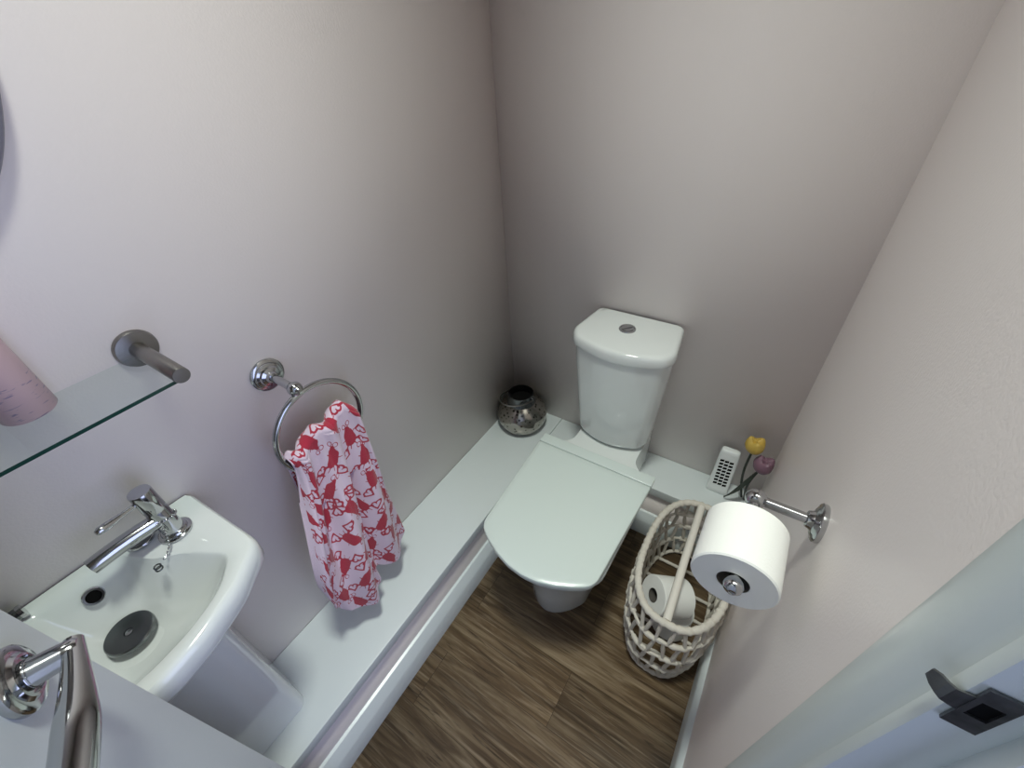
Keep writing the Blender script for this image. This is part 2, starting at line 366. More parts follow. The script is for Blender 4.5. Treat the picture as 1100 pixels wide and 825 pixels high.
# ------------------------------------------------------------------ open door, hinged on the right wall
th = math.radians(20.); dx, dy = math.cos(th), -math.sin(th); nx, ny = math.sin(th), math.cos(th)
EX, EY = .335, -1.2195; DW = .625
def D(s, n_, z): return Vector((EX+dx*s+nx*n_, EY+dy*s+ny*n_, z))
bm = bmesh.new()
loft(bm, [[D(0,0,.005), D(DW,0,.005), D(DW,-.035,.005), D(0,-.035,.005)], [D(0,0,1.975), D(DW,0,1.975), D(DW,-.035,1.975), D(0,-.035,1.975)]])
dr = struct(obj('door_1', bm, M['door'], smooth=False), 'white flush door standing open beside the basin', 'door')
HS, HZ = .057, 1.078
bm = bmesh.new(); ax = (nx, ny, 0)
lathe(bm, [(.0265, 0), (.0275, .002), (.0272, .006), (.0250, .0078), (.0195, .0082), (.0185, .0092), (.0172, .0110), (.0150, .0112), (.0140, .0090), (.0120, .0092), (.0115, .0135), (.0105, .0140)], D(HS, 0, HZ), ax, 48)
rose = obj('door_handle_rose', bm, M['chrome'], dr)
bm = bmesh.new(); lathe(bm, [(.0118, .012), (.0108, .015), (.0100, .030), (.0090, .040), (.0070, .0425)], D(HS, 0, HZ), ax, 32)
obj('door_handle_neck', bm, M['chrome'], rose)
bm = bmesh.new(); pts = []; rad = []
for i in range(22):
    t = i/21; s = HS-.0080+.128*t; pts.append(D(s, .0375+.004*math.sin(t*PI), HZ+.001-.003*t))
    rad.append((.0060+.0058*min(1, t/.55)**1.2)*(1 if t < .9 else 1-.45*((t-.9)/.1)**2))
tube(bm, pts, rad, 24, sq=1.12)
obj('door_handle_lever', bm, M['chrome'], rose)

# ------------------------------------------------------------------ toilet
TX = .474
t = thing('toilet', (TX, -.40, 0), 'white close-coupled toilet with closed square lid', 'toilet')
def Dout(cx, hwb, hwf, yb, yf, bow, rb, rf, n=320):
    """D-shaped outline: straight back at yb, sides tapering to half width hwf, bowed front reaching yf"""
    ys = yf+bow; P = [(cx-hwb, yb), (cx-hwf, ys)]
    for k in range(1, 8):
        a = k/8; P.append((cx-hwf+2*hwf*a, ys-bow*math.sin(a*PI)**.9))
    P += [(cx+hwf, ys), (cx+hwb, yb)]
    rad = [rb, rf]+[.10]*7+[rf, rb]
    return resample([(p.x, p.y, 0) for p in fillet(P, rad, 7)], n)
def ring(o, z): return [(p.x, p.y, z) for p in o]
PX = .470
secs = [(0, .082, .098, -.155, -.585, .085), (.012, .083, .099, -.155, -.588, .085), (.10, .085, .100, -.155, -.592, .085), (.18, .090, .104, -.155, -.600, .086), (.246, .100, .118, -.155, -.617, .088),
        (.2475, .104, .122, -.020, -.619, .088), (.29, .104, .136, -.014, -.636, .088), (.335, .104, .152, -.012, -.658, .085), (.37, .104, .163, -.012, -.676, .075), (.386, .104, .167, -.012, -.680, .070), (.3925, .104, .166, -.014, -.679, .070)]
bm = bmesh.new()
def pan_out(cx, hwb, hwf, yb, yf, bow):
    # narrow neck at the back flaring out to the bowl
    ys = yf+bow; back = yb > -.1
    yn = -.160 if back else yb-.04
    hn = hwb*.99 if back else hwb
    P = [(cx-hwb, yb), (cx-hn, yn), (cx-hn, yn-.045), (cx-(hwf*1.04 if back else hwb), yn-.115), (cx-hwf*1.03, -.42), (cx-hwf, ys)]
    Q = [(cx-hwf+2*hwf*k/8, ys-bow*math.sin(k/8*PI)**.85) for k in range(1, 8)]
    R_ = [(2*cx-x, y) for x, y in reversed(P)]
    return resample([(p.x, p.y, 0) for p in fillet(P+Q+R_, [.02, .03, .05, .06, .1, .06]+[.1]*7+[.06, .1, .06, .05, .03, .02], 6)], 300)
loft(bm, [reang(ring(pan_out(PX+(.002 if s[0] > .24 else 0), *s[1:]), s[0]), (PX, -.34), 220) for s in secs])
obj('pan', bm, M['ceramic'], t)
# seat ring and lid
bm = bmesh.new()
for sgn in (0,):
    o1 = Dout(TX-.002, .176, .158, -.262, -.694, .062, .012, .062)
    loft(bm, [ring(o1, .394), ring(o1, .4075)])
obj('seat_ring', bm, M['plastic'], t)
bm = bmesh.new()
def shr(o, d):
    c = Vector((sum(p.x for p in o)/len(o), sum(p.y for p in o)/len(o), 0)); r = []
    for p in o: v_ = p-c; r.append(c+v_*(1-d/v_.length))
    return r
o2 = Dout(TX-.002, .1815, .163, -.296, -.702, .064, .006, .064)
loft(bm, [ring(shr(o2, .004), .4100), ring(shr(o2, .001), .4115), ring(o2, .415), ring(o2, .4245), ring(shr(o2, .0012), .4275), ring(shr(o2, .004), .4290), ring(shr(o2, .02), .4294)])
obj('seat_lid', bm, M['plastic'], t)
bm = bmesh.new(); box(bm, TX-.002-.1812, TX-.002+.1812, -.2950, -.258, .4100, .4293, .0025, 3)
obj('hinge_cover', bm, M['plastic'], t)
for s in (-1, 1):
    bm = bmesh.new(); lathe(bm, [(.009, .3925), (.009, .4095)], (TX+s*.075, -.274, 0)); obj('hinge', bm, M['chrome'], t)
# cistern
CX = .4695
def cis(hw, yf, bow, yb=-.008, n=260):
    ys = yf+bow
    P = [(CX-hw*.88, yb), (CX-hw, ys+.025), (CX-hw*.86, ys-.012)]
    Q = [(CX-hw*.86+hw*1.72*k/8, ys-.012-(bow-.012)*math.sin(k/8*PI)) for k in range(1, 8)]
    R_ = [(2*CX-x, y) for x, y in reversed(P)]
    return resample([(p.x, p.y, 0) for p in fillet(P+Q+R_, [.012, .05, .045]+[.15]*7+[.045, .05, .012], 6)], n)
bm = bmesh.new()
cs = [(.402, .104, -.178, .040), (.406, .112, -.186, .040), (.418, .117, -.190, .040), (.46, .121, -.193, .041), (.55, .129, -.199, .042), (.65, .137, -.204, .043), (.742, .142, -.208, .044)]
loft(bm, [ring(cis(h, y, b_), z) for z, h, y, b_ in cs]); obj('cistern', bm, M['ceramic'], t)
bm = bmesh.new()
ls = [(.7435, .143, -.209, .044), (.7445, .147, -.214, .045), (.749, .1485, -.2155, .045), (.766, .1475, -.2145, .045), (.7735, .145, -.212, .045), (.7775, .140, -.207, .044), (.7785, .132, -.199, .043)]
loft(bm, [ring(cis(h, y, b_, -.006), z) for z, h, y, b_ in ls]); obj('cistern_lid', bm, M['ceramic'], t)
BX, BY, BZ = .462, -.089, .7785
bm = bmesh.new(); lathe(bm, [(.0235, 0), (.0235, .002), (.0225, .0035), (.0195, .0035), (.0185, .002)], (BX, BY, BZ)); fb = obj('flush_button', bm, M['chrome'], t); fb['label'] = 'round chrome dual flush button'
for k, (a0, a1, h) in enumerate(((.35, PI+.15, .0042), (PI+.5, 2*PI+.0, .0036))):
    bm = bmesh.new(); P = [(BX+.0165*math.cos(a0+(a1-a0)*i/16+.6), BY+.0165*math.sin(a0+(a1-a0)*i/16+.6)) for i in range(17)]
    loft(bm, [[(x, y, BZ+.0021) for x, y in P], [(x, y, BZ+h) for x, y in P]]); obj('button_half', bm, M['chrome'], fb)

# ------------------------------------------------------------------ mercury glass lantern in the corner
LX, LY = .0985, -.1015
t = thing('tealight_lantern', (LX, LY, LZ), 'mottled silver glass lantern with wire handle in ledge corner', 'lantern')
bm = bmesh.new()
G = 1.27
pr = [(.050, 0), (.055, .003), (.066, .016), (.0725, .034), (.0745, .050), (.072, .066), (.063, .081), (.050, .092), (.043, .098)]
lathe(bm, [(r_*G, h*G) for r_, h in pr], (LX, LY, LZ), seg=56); obj('glass_body', bm, M['mercury'], t)
bm = bmesh.new()
lathe(bm, [(r_*G, h*G) for r_, h in ((.044, .096), (.0425, .102), (.039, .110), (.0365, .122), (.0370, .1255), (.0350, .1262), (.0340, .122), (.035, .106))], (LX, LY, LZ), seg=40, caps=False)
obj('metal_collar', bm, M['darkchrome'], t)
bm = bmesh.new(); lathe(bm, [(.001, .1005*G), (.0345*G, .1005*G), (.0345*G, .1015*G), (.001, .1015*G)], (LX, LY, LZ)); obj('dark_opening', bm, M['black'], t)
bm = bmesh.new(); hp = []
A0 = math.radians(-4); rx = .0395*G; side = Vector((math.cos(A0), math.sin(A0), 0)); fw = Vector((math.sin(A0), -math.cos(A0), 0))
for i in range(33):
    a = PI*i/32; hp.append(Vector((LX, LY, LZ+.117*G))+side*rx*1.06*math.cos(a)*(1+.16*math.sin(a))+fw*.078*G*math.sin(a)+Vector((0, 0, .026*math.sin(a))))
tube(bm, hp, .0030, 8); obj('wire_handle', bm, M['steel'], t)
for s_ in (1, -1):
    bm = bmesh.new(); c = Vector((LX, LY, LZ+.117*G))+side*s_*rx; sphere(bm, c, .0050, 10, 8); obj('handle_lug', bm, M['darkchrome'], t)

# ------------------------------------------------------------------ air freshener
FX, FY = .815, -.046
t = thing('air_freshener', (FX, FY, LZ), 'white wedge air freshener with grille on back ledge', 'air freshener')
def F(x, y, z):   # local, leaning back a little
    a = math.radians(-7); X, Y, Z = x, y*math.cos(a)-z*math.sin(a)*-1*-1, z
    return Vector((FX+x, FY+y+z*.10, LZ+.0005+z))
bm = bmesh.new(); rings = []
for z, w, d in ((0, .0295, .017), (.004, .032, .019), (.016, .032, .019), (.020, .0305, .0175), (.137, .0285, .0135), (.160, .0275, .0125), (.168, .0255, .011), (.171, .021, .008)):
    o = fillet([(-w, -d), (w, -d), (w, d*.8), (-w, d*.8)], [.007]*4, 4); rings.append([F(p.x, p.y, z) for p in o])
loft(bm, rings); body = obj('freshener_body', bm, M['freshplast'], t)
for r_ in range(8):
    for c in range(3):
        bm = bmesh.new(); z = .034+r_*.0132; x = -.0190+c*.0136+(r_-4)*-.0003; yy = -.0176+ (z-.02)*(.004/.11)
        q = [(x, z), (x+.0112, z+.0024), (x+.0112, z+.0100), (x, z+.0076)]
        loft(bm, [[F(a, yy-.0004, b_) for a, b_ in q], [F(a, yy+.0012, b_) for a, b_ in q]])
        obj('grille_slot', bm, M['black'], body, smooth=False)

# ------------------------------------------------------------------ two painted tulips
def tulip(hx, hy, hz, bx, by, r0, m, label, leaf):
    t = thing('ornamental_tulip', (bx, by, LZ), label, 'flower', 'ornamental tulips on the ledge')
    bm = bmesh.new(); pts = []
    for i in range(13):
        k = i/12; pts.append(Vector((bx, by, LZ+.001)).lerp(Vector((hx, hy, hz-r0*.8)), k)+Vector((0, 0, .0))+Vector((-.010, -.004, 0))*math.sin(k*PI))
    tube(bm, pts, .0035, 10); obj('stem', bm, M['leaf'], t)
    bm = bmesh.new(); d = (pts[-1]-pts[-3]).normalized(); lathe(bm, [(.002, -.004), (r0*.45, .002), (r0*.82, .010), (r0, r0*.85), (r0*.97, r0*1.25), (r0*.80, r0*1.7), (r0*.55, r0*1.85), (r0*.40, r0*1.70), (r0*.1, r0*1.62)], pts[-1], d, 24)
    # six petal lobes
    c0 = pts[-1]
    for v_ in bm.verts:
        q = v_.co-c0; h = q.dot(d); rad = q-d*h
        if rad.length > 1e-6:
            e = d.orthogonal().normalized(); a = math.atan2(rad.dot(d.cross(e)), rad.dot(e)); kk = math.cos(3*a)
            f = min(1, max(0, h/(r0*1.8)))
            v_.co += rad*(.10*kk*f)+d*(r0*.20*kk*f*f)
    obj('flower_head', bm, m, t)
    if leaf:
        bm = bmesh.new(); R_ = []
        for i in range(15):
            k = i/14; p = leaf[0].lerp(leaf[2], k)+(leaf[1]-(leaf[0]+leaf[2])/2)*math.sin(k*PI); w = .0165*math.sin(min(1, k*1.0+.06)*PI)**.8+.0008
            s = Vector((.5, -.35, .8)).normalized()*w; th_ = Vector((.4, -.8, -.5)).normalized()*.0012
            R_.append([p-s, p+th_*2, p+s, p+th_*1-th_*3])
        loft(bm, R_); obj('leaf', bm, M['leaf'], t)
tulip(.864, -.062, .488, .888, -.040, .0255, M['yellow'], 'yellow tulip ornament leaning above the purple one', None)
tulip(.898, -.072, .437, .898, -.048, .0265, M['purple'], 'purple tulip ornament below the yellow one', [Vector((.893, -.064, .392)), Vector((.866, -.085, .318)), Vector((.840, -.075, .253))])

# ------------------------------------------------------------------ toilet roll holder and its roll
HX, HY, HZr = .849, -.610, .883
t = thing('toilet_roll_holder', (W, HY, HZr), 'chrome toilet roll holder fixed to right wall', 'toilet roll holder')
bm = bmesh.new(); lathe(bm, [(.0275, 0), (.0285, .002), (.0285, .0065), (.0265, .0085), (.0215, .0095), (.0195, .0115), (.0150, .0125), (.0130, .0155), (.0118, .0195), (.0088, .0205)], (W, HY, HZr), (-1, 0, 0), 40); obj('wall_flange', bm, M['chrome'], t)
bm = bmesh.new(); tube(bm, [(W-.02, HY, HZr), (HX, HY, HZr)], .0075, 20); obj('arm', bm, M['chrome'], t)
bm = bmesh.new(); sphere(bm, (HX, HY, HZr), .0150, 24, 16); obj('elbow', bm, M['chrome'], t)
bm = bmesh.new(); tube(bm, [(HX, HY, HZr), (HX-.001, HY-.142, HZr)], .0068, 20); obj('roll_bar', bm, M['chrome'], t)
bm = bmesh.new(); lathe(bm, [(.007, -.002), (.0082, .001), (.0115, .006), (.0122, .011), (.0105, .017), (.006, .0205), (.0045, .0208), (.0038, .0195), (.001, .0192)], (HX-.001, HY-.142, HZr), (0, -1, 0), 28); obj('end_knob', bm, M['chrome'], t)
def paper_roll(c, axis, R_=.053, L=.098, rc=.020):
    """hollow roll, centre of one end face at c, extending along axis"""
    bm = bmesh.new(); lathe(bm, [(rc, .0), (R_-.002, 0), (R_, .002), (R_, L-.002), (R_-.002, L), (rc, L), (rc, L-.001), (rc, .001)], c, axis, 64, caps=False)
    bmesh.ops.remove_doubles(bm, verts=bm.verts, dist=1e-6)
    return bm
rcx, rcz = HX-.001, HZr-.0122
t = thing('toilet_roll', (rcx, -.706, rcz-.053), 'white toilet roll hanging on chrome wall holder', 'toilet roll')
obj('paper', paper_roll((rcx, -.7505, rcz), (0, 1, 0), .053, .092), M['paper'], t)
bm = bmesh.new(); lathe(bm, [(.0198, .0005), (.0198, .0915), (.0192, .0915), (.0192, .0005), (.0198, .0005)], (rcx, -.7505, rcz), (0, 1, 0), 40, caps=False); obj('cardboard_core', bm, M['card'], t)

# ------------------------------------------------------------------ wicker basket
BCX, BCY = .8025, -.377
t = thing('wicker_basket', (BCX, BCY, 0), 'cream woven rope basket standing between toilet and right wall', 'basket')
def oval(hw, hl, k, n, z, ph=0):
    """superellipse outline, arc-length resampled"""
    P = []
    for i in range(240):
        a = 2*PI*i/240; c, s = math.cos(a), math.sin(a)
        P.append((BCX+hw*abs(c)**(2/k)*(1 if c >= 0 else -1), BCY+hl*abs(s)**(2/k)*(1 if s >= 0 else -1), z))
    return resample(P, n)
lev = [(.302, .112, .194), (.228, .121, .207), (.152, .122, .213), (.080, .116, .211), (.014, .106, .203)]
def wrapped(pts, r0, bumps):
    return [r0*(1+.10*math.sin(i*bumps)+.05*math.sin(i*1.7)) for i in range(len(pts))]
for i, (z, hw, hl) in enumerate(lev):
    bm = bmesh.new(); P = oval(hw, hl, 2.5, 300, z)
    if 0 < i < 4:
        for j, p in enumerate(P): p.z += .004*math.sin(j*2*PI/300*9+i)
    r0 = .0095 if i == 0 else .0058
    rr = wrapped(P, r0, 1.05)
    if 0 < i < 4: rr = [q*(1.28 if math.sin(j*2*PI/300*14+i) > -.2 else .72) for j, q in enumerate(rr)]
    tube(bm, P, rr, 10, closed=True)
    obj('rim' if i == 0 else ('base_hoop' if i == 4 else 'hoop'), bm, M['wicker'], t)
NZ = 18
for i in range(4):
    (za, ha, la), (zb, hb, lb) = lev[i], lev[i+1]; bm = bmesh.new()
    nn = NZ*2; A = oval(ha, la, 2.5, nn*3, za-.003); B = oval(hb, lb, 2.5, nn*3, zb+.003); P = []
    sh = (0, 2, 1, 3)[i]
    for j in range(NZ):
        o = j*6+sh; N = nn*3
        jit = random.choice((-1, 0, 0, 1))
        a = Vector(A[o % N]); a2 = Vector(A[(o+2) % N]); b_ = Vector(B[(o+3+jit) % N]); b2 = Vector(B[(o+5) % N])
        for q0, q1, k in ((a, a2, 2), (a2, b_, 5), (b_, b2, 2), (b2, Vector(A[(o+6) % N]), 5)):
            for s in range(k): P.append(q0.lerp(q1, s/k))
    tube(bm, P, wrapped(P, .0052, 1.9), 8, closed=True); obj('lattice_row', bm, M['wicker'], t)
for k in range(5):
    yy = BCY-.145+.0725*k; ww = .104*(1-abs((yy-BCY)/.194)**2.5)**(1/2.5)
    bm = bmesh.new(); P = [(BCX-ww+2*ww*q/30, yy, .0095) for q in range(31)]; tube(bm, P, wrapped(P, .0052, 1.3), 8); obj('base_rope', bm, M['wicker'], t)
bm = bmesh.new(); P = [(BCX-.012, BCY+.186, .303), (BCX-.008, BCY, .305), (BCX-.001, BCY-.187, .303)]
tube(bm, P, .0105, 16); obj('cross_bar', bm, M['stick'], t)
# spare rolls in the basket
SPC = Vector((.7505, -.474, .214)); ax = Vector((.72, .56, -.41)).normalized()
t = thing('toilet_roll', (.80, -.44, .12), 'spare white toilet roll tilted inside the woven rope basket', 'toilet roll')
obj('paper', paper_roll(SPC, ax, .054, .100, .019), M['paper'], t)
bm = bmesh.new(); lathe(bm, [(.0188, .001), (.0188, .099), (.0180, .099), (.0180, .001), (.0188, .001)], SPC, ax, 32, caps=False); obj('cardboard_core', bm, M['card'], t)
t = thing('toilet_roll', (.815, -.425, .016), 'white toilet roll standing at basket bottom beneath the tilted spare roll', 'toilet roll')
obj('paper', paper_roll((.815, -.425, .016), (0, 0, 1), .054, .098, .019), M['paper'], t)
bm = bmesh.new(); lathe(bm, [(.0188, .001), (.0188, .097), (.0180, .097), (.0180, .001), (.0188, .001)], (.815, -.425, .016), (0, 0, 1), 32, caps=False); obj('cardboard_core', bm, M['card'], t)

# ------------------------------------------------------------------ towel ring and towel
RY, RZ = -.835, .953
t = thing('towel_ring', (0, RY, RZ), 'chrome towel ring on left wall holding the patterned towel', 'towel ring')
bm = bmesh.new(); lathe(bm, [(.0315, 0), (.0330, .002), (.0330, .0055), (.0300, .008), (.0265, .0085), (.0255, .0115), (.0205, .013), (.0185, .0165), (.0120, .019), (.0095, .025)], (0, RY, RZ), (1, 0, 0), 44); obj('backplate', bm, M['chrome'], t)
BLX = .082; ball = (BLX, RY+.003, RZ-.006)
bm = bmesh.new(); tube(bm, [(.015, RY, RZ), ball], .0078, 18); obj('arm', bm, M['chrome'], t)
bm = bmesh.new(); sphere(bm, ball, .0140, 22, 14); lathe(bm, [(.007, .010), (.0075, .0125), (.005, .016), (.001, .0165)], ball, (1, 0, 0), 20); obj('ball_joint', bm, M['chrome'], t)
RR, RCY, RCZ, RXX = .0965, -.8165, .8385, .0845
bm = bmesh.new(); tube(bm, [(RXX, RCY+RR*math.cos(2*PI*i/72), RCZ+RR*math.sin(2*PI*i/72)) for i in range(72)], .0061, 14, closed=True); obj('ring', bm, M['chrome'], t)

def towel():
    NU, NV = 280, 420
    U, V = np.meshgrid(np.linspace(0, 1, NU), np.linspace(0, 1, NV), indexing='ij')
    def itp(u, xs, ys): return np.interp(u, xs, ys)
    def sm(x): x = np.clip(x, 0, 1); return x*x*(3-2*x)
    # ridge over the ring
    yt = itp(U, [0, .15, .4, .7, 1], [-.905, -.890, -.845, -.785, -.742])
    zt = itp(U, [0, .10, .2, .3, .45, .6, .72, .85, 1], [.812, .820, .812, .822, .838, .826, .842, .850, .822])
    # bottom edge of the front flap
    yb = itp(U, [0, .1, .25, .45, .58, .66, .74, .88, 1], [-.992, -.990, -.965, -.905, -.872, -.862, -.835, -.775, -.735])
    zb = itp(U, [0, .06, .16, .3, .45, .58, .66, .74, .88, 1], [.520, .440, .385, .345, .325, .335, .372, .350, .325, .362])
    vf = .30                                   # share of the length that hangs behind the ring
    w = .016
    x = np.zeros_like(U); y = np.zeros_like(U); z = np.zeros_like(U)
    back = V < vf-.04; front = V > vf+.04; top = ~(back | front)
    s = np.clip((V-vf-.04)/(1-vf-.04), 0, 1)   # 0 at the ring, 1 at the hem
    sb = np.clip((vf-.04-V)/(vf-.04), 0, 1)
    ang = np.clip((V-(vf-.04))/.08, 0, 1)*PI
    # front flap
    fold = .0185*np.sin(2*PI*(U*2.6-.15+.35*s))+.0085*np.sin(2*PI*(U*5.3+.2-.2*s))+.0022*np.sin(2*PI*(U*9+.5+.6*s))*(1-s)
    amp = (.45+.75*sm(s*2.2))*(1-.45*s)
    bulge = .046*sm(s*1.15)*itp(U, [0, .2, .5, .60, .70, .85, 1], [.75, 1., 1.05, .95, .25, .35, .1])
    xf = RXX+w+fold*amp+bulge
    yf = yt+(yb-yt)*sm(s)**.85*.999
    yf = yf+.010*np.sin(2*PI*(U*2.6+.1))*s*(1-s)*2
    zf = zt+(zb-zt)*s
    # roll the left border back toward the ring
    lb = np.exp(-(U/.035)**2); xf = xf-.020*lb*(1-.4*s)
    lim = RXX+.0105; q_ = xf-lim; xf = np.where(s < .32, lim+.5*(q_+np.sqrt(q_*q_+.004**2)), xf)
    xb = np.minimum(RXX-w-.022*sb+.5*fold*.5, RXX-.0105)
    yb2 = yt+(.02*(U-.5))*sb; zb2 = zt-(.24)*sb
    xt_ = RXX-w*np.cos(ang)+fold*amp*.5*(1-np.cos(ang))*.5+.25*fold*.5*(1+np.cos(ang))
    zt_ = zt+.014*np.sin(ang)
    x = np.where(front, xf, np.where(back, xb, xt_)); y = np.where(front, yf, np.where(back, yb2, yt)); z = np.where(front, zf, np.where(back, zb2, zt_))
    x = np.maximum(x, .012)
    # motif distance in cloth metres
    du = np.zeros_like(U); dv = np.zeros_like(U)
    du[1:] = np.sqrt(np.diff(x, axis=0)**2+np.diff(y, axis=0)**2+np.diff(z, axis=0)**2); dv[:, 1:] = np.sqrt(np.diff(x, axis=1)**2+np.diff(y, axis=1)**2+np.diff(z, axis=1)**2)
    A = np.cumsum(du, axis=0); A = A-A[NU//2:NU//2+1]+.17; B = np.cumsum(dv, axis=1); B = B-B[:, int(vf*NV):int(vf*NV)+1]+.26
    best = np.full(U.shape, 1.); rng = random.Random(11)
    def seg(px, py, ax_, ay, bx_, by, r1, r2):
        dx_, dy_ = bx_-ax_, by-ay; t_ = np.clip(((px-ax_)*dx_+(py-ay)*dy_)/(dx_*dx_+dy_*dy_), 0, 1)
        return np.hypot(px-ax_-t_*dx_, py-ay-t_*dy_)-(r1+(r2-r1)*t_)
    def heart(px, py, cx, cy, rot, s_):
        c, n_ = math.cos(rot), math.sin(rot); qx = ((px-cx)*c+(py-cy)*n_)/s_; qy = (-(px-cx)*n_+(py-cy)*c)/s_
        qx = np.abs(qx)
        d = np.minimum(np.hypot(qx-.42, qy-.35)-.50, 9.)
        # lower wedge to a point
        e = np.maximum((qx*.78+(-qy-.0)*.62)-.60, qy-.35)
        return np.minimum(d, e)*s_
    cw, ch = .066, .080; k = 0
    for i in range(-2, 9):
        for j in range(-1, 16):
            cx = (i+.5*(j % 2))*cw+rng.uniform(-.004, .004); cy = j*ch*.86+rng.uniform(-.004, .004); ro_ = rng.choice([0, .5, -.6, PI, PI+.5, 2.6, .25, -.3]); sgn = rng.choice((-1, 1))
            c, n_ = math.cos(ro_), math.sin(ro_); px = ((A-cx)*c+(B-cy)*n_)*sgn; py = -(A-cx)*n_+(B-cy)*c
            near = (np.abs(px) < .06) & (np.abs(py) < .06)
            if not near.any(): continue
            qx, qy = px[near]/1.32, py[near]/1.32
            # body, bent tail
            d = np.minimum(seg(qx, qy, 0, .007, .001, -.008, .0098, .0084), seg(qx, qy, .001, -.008, .005, -.020, .0080, .0026))
            # arms and heart claws as outlines
            for s_ in (-1, 1):
                d = np.minimum(d, seg(qx, qy, s_*.005, .011, s_*.0135, .0165, .0019, .0015))
                h = heart(qx, qy, s_*.0175, .0215, s_*.55+PI, .0092)
                d = np.minimum(d, np.abs(h)-.0015)
                d = np.minimum(d, seg(qx, qy, s_*.003, .015, s_*.0055, .023, .0009, .0007))
                h2 = np.hypot((qx-.006-s_*.0042)*1.35, qy+.0255)-.0043
                d = np.minimum(d, np.abs(h2)-.0008)
                d = np.minimum(d, seg(qx, qy, s_*.007, -.002, s_*.0125, -.0055, .0009, .0007))
            best[near] = np.minimum(best[near], d*1.32)
    # plain woven hem on the left border
    best = np.where(U < .018, 1., best)
    me = bpy.data.meshes.new('hand_towel')
    co = np.stack([x, y, z], -1).reshape(-1, 3)
    idx = np.arange(NU*NV).reshape(NU, NV)
    q = np.stack([idx[:-1, :-1], idx[1:, :-1], idx[1:, 1:], idx[:-1, 1:]], -1).reshape(-1, 4)
    me.from_pydata(co.tolist(), [], q.tolist())
    a_ = me.attributes.new('motif', 'FLOAT', 'POINT'); a_.data.foreach_set('value', best.reshape(-1).astype(np.float32))
    o = link('hand_towel', me, M['towel'])
    md = o.modifiers.new('thick', 'SOLIDIFY'); md.thickness = .0045; md.offset = 0
    return o
tw = tag(origin(towel(), (.09, -.86, .34)), 'pink hand towel with red lobster print hanging through chrome ring', 'towel')

# ------------------------------------------------------------------ glass shelf, can, mirror
SZ, SY = 1.103, -.983
t = thing('glass_shelf', (0, -1.20, SZ), 'clear glass shelf on steel brackets on left wall', 'shelf')
bm = bmesh.new(); box(bm, .012, .134, -1.425, SY-.004, SZ-.010, SZ-.005)
bm.normal_update()
for f in bm.faces: f.material_index = 0 if abs(f.normal.z) > .9 or f.normal.x < -.9 else 1
obj('glass_panel', bm, [M['glass'], M['glassedge']], t, smooth=False)
for y in (SY, -1.425):
    bm = bmesh.new(); lathe(bm, [(.0285, 0), (.0290, .0015), (.0280, .005), (.0265, .0075), (.012, .0085)], (0, y, SZ), (1, 0, 0), 48); br = obj('bracket', bm, M['steel'], t)
    bm = bmesh.new(); lathe(bm, [(.0112, .006), (.0112, .139), (.0106, .140), (.001, .1402)], (0, y, SZ), (1, 0, 0), 32); obj('bracket_arm', bm, M['steel'], br)
CNX, CNY = .0325, -1.120; CZ = SZ-.005
t = thing('spray_can', (CNX, CNY, CZ), 'pink can standing on the clear glass shelf', 'can')
bm = bmesh.new(); lathe(bm, [(.0265, .0003), (.0285, .003), (.0285, .135), (.026, .145), (.018, .150)], (CNX, CNY, CZ), seg=48)
bo = obj('can_body', bm, M['pinkcan'], None); origin(bo, (CNX, CNY, CZ)); bo.parent = t; bo.location = (0, 0, 0)
bm = bmesh.new(); lathe(bm, [(.019, .149), (.019, .172), (.016, .176)], (CNX, CNY, CZ)); obj('cap', bm, M['freshplast'], t)
MY, MZ, MR = -1.198, 1.523, .272
t = thing('round_mirror', (0, MY, MZ), 'round dark-rimmed mirror on left wall above glass shelf', 'mirror')
bm = bmesh.new(); tube(bm, [(.010, MY+(MR-.008)*math.cos(2*PI*i/120), MZ+(MR-.008)*math.sin(2*PI*i/120)) for i in range(120)], .008, 12, closed=True); obj('mirror_rim', bm, M['mframe'], t)
bm = bmesh.new(); lathe(bm, [(MR-.008, .002), (MR-.008, .011)], (0, MY, MZ), (1, 0, 0), 120); obj('mirror_glass', bm, M['mirror'], t, smooth=False)

# ------------------------------------------------------------------ basin on pedestal
BYc, BZt = -1.230, .830
t = thing('wash_basin', (.10, BYc, LZ), 'small white wall basin on pedestal, partly behind the door', 'basin')
NB = 128
def sym(half):  # half outline from back +y to front centre; mirrored in y about BYc
    P = list(half)+[(x, 2*BYc-y) for x, y in reversed(half)]
    return P
def outl(half, rad, z, ins=0):
    P = sym(half); r = list(rad)+list(reversed(rad)); o = fillet(P, r, 6); o = resample([(p.x, p.y, 0) for p in o], NB)
    return [(p.x, p.y, z) for p in o]
outer = [(.0015, -1.047), (.204, -1.036), (.250, -1.100), (.275, -1.165), (.284, -1.215)]; orad = [.004, .040, .12, .15, .1]
mid = [(.010, -1.056), (.198, -1.046), (.240, -1.105), (.264, -1.168), (.272, -1.215)]
inn = [(.020, -1.172), (.085, -1.142), (.115, -1.112), (.186, -1.072), (.232, -1.112), (.252, -1.170), (.258, -1.215)]; irad = [.02, .06, .03, .022, .1, .15, .1]
inn1 = [(.026, -1.174), (.087, -1.145), (.116, -1.116), (.185, -1.0765), (.229, -1.115), (.249, -1.171), (.255, -1.215)]
inn2 = [(.033, -1.172), (.088, -1.146), (.116, -1.118), (.184, -1.080), (.226, -1.117), (.246, -1.172), (.252, -1.215)]
in3 = [(.044, -1.178), (.090, -1.155), (.118, -1.132), (.178, -1.098), (.214, -1.126), (.232, -1.175), (.238, -1.215)]
in4 = [(.058, -1.188), (.095, -1.172), (.122, -1.155), (.165, -1.130), (.188, -1.148), (.202, -1.186), (.206, -1.215)]
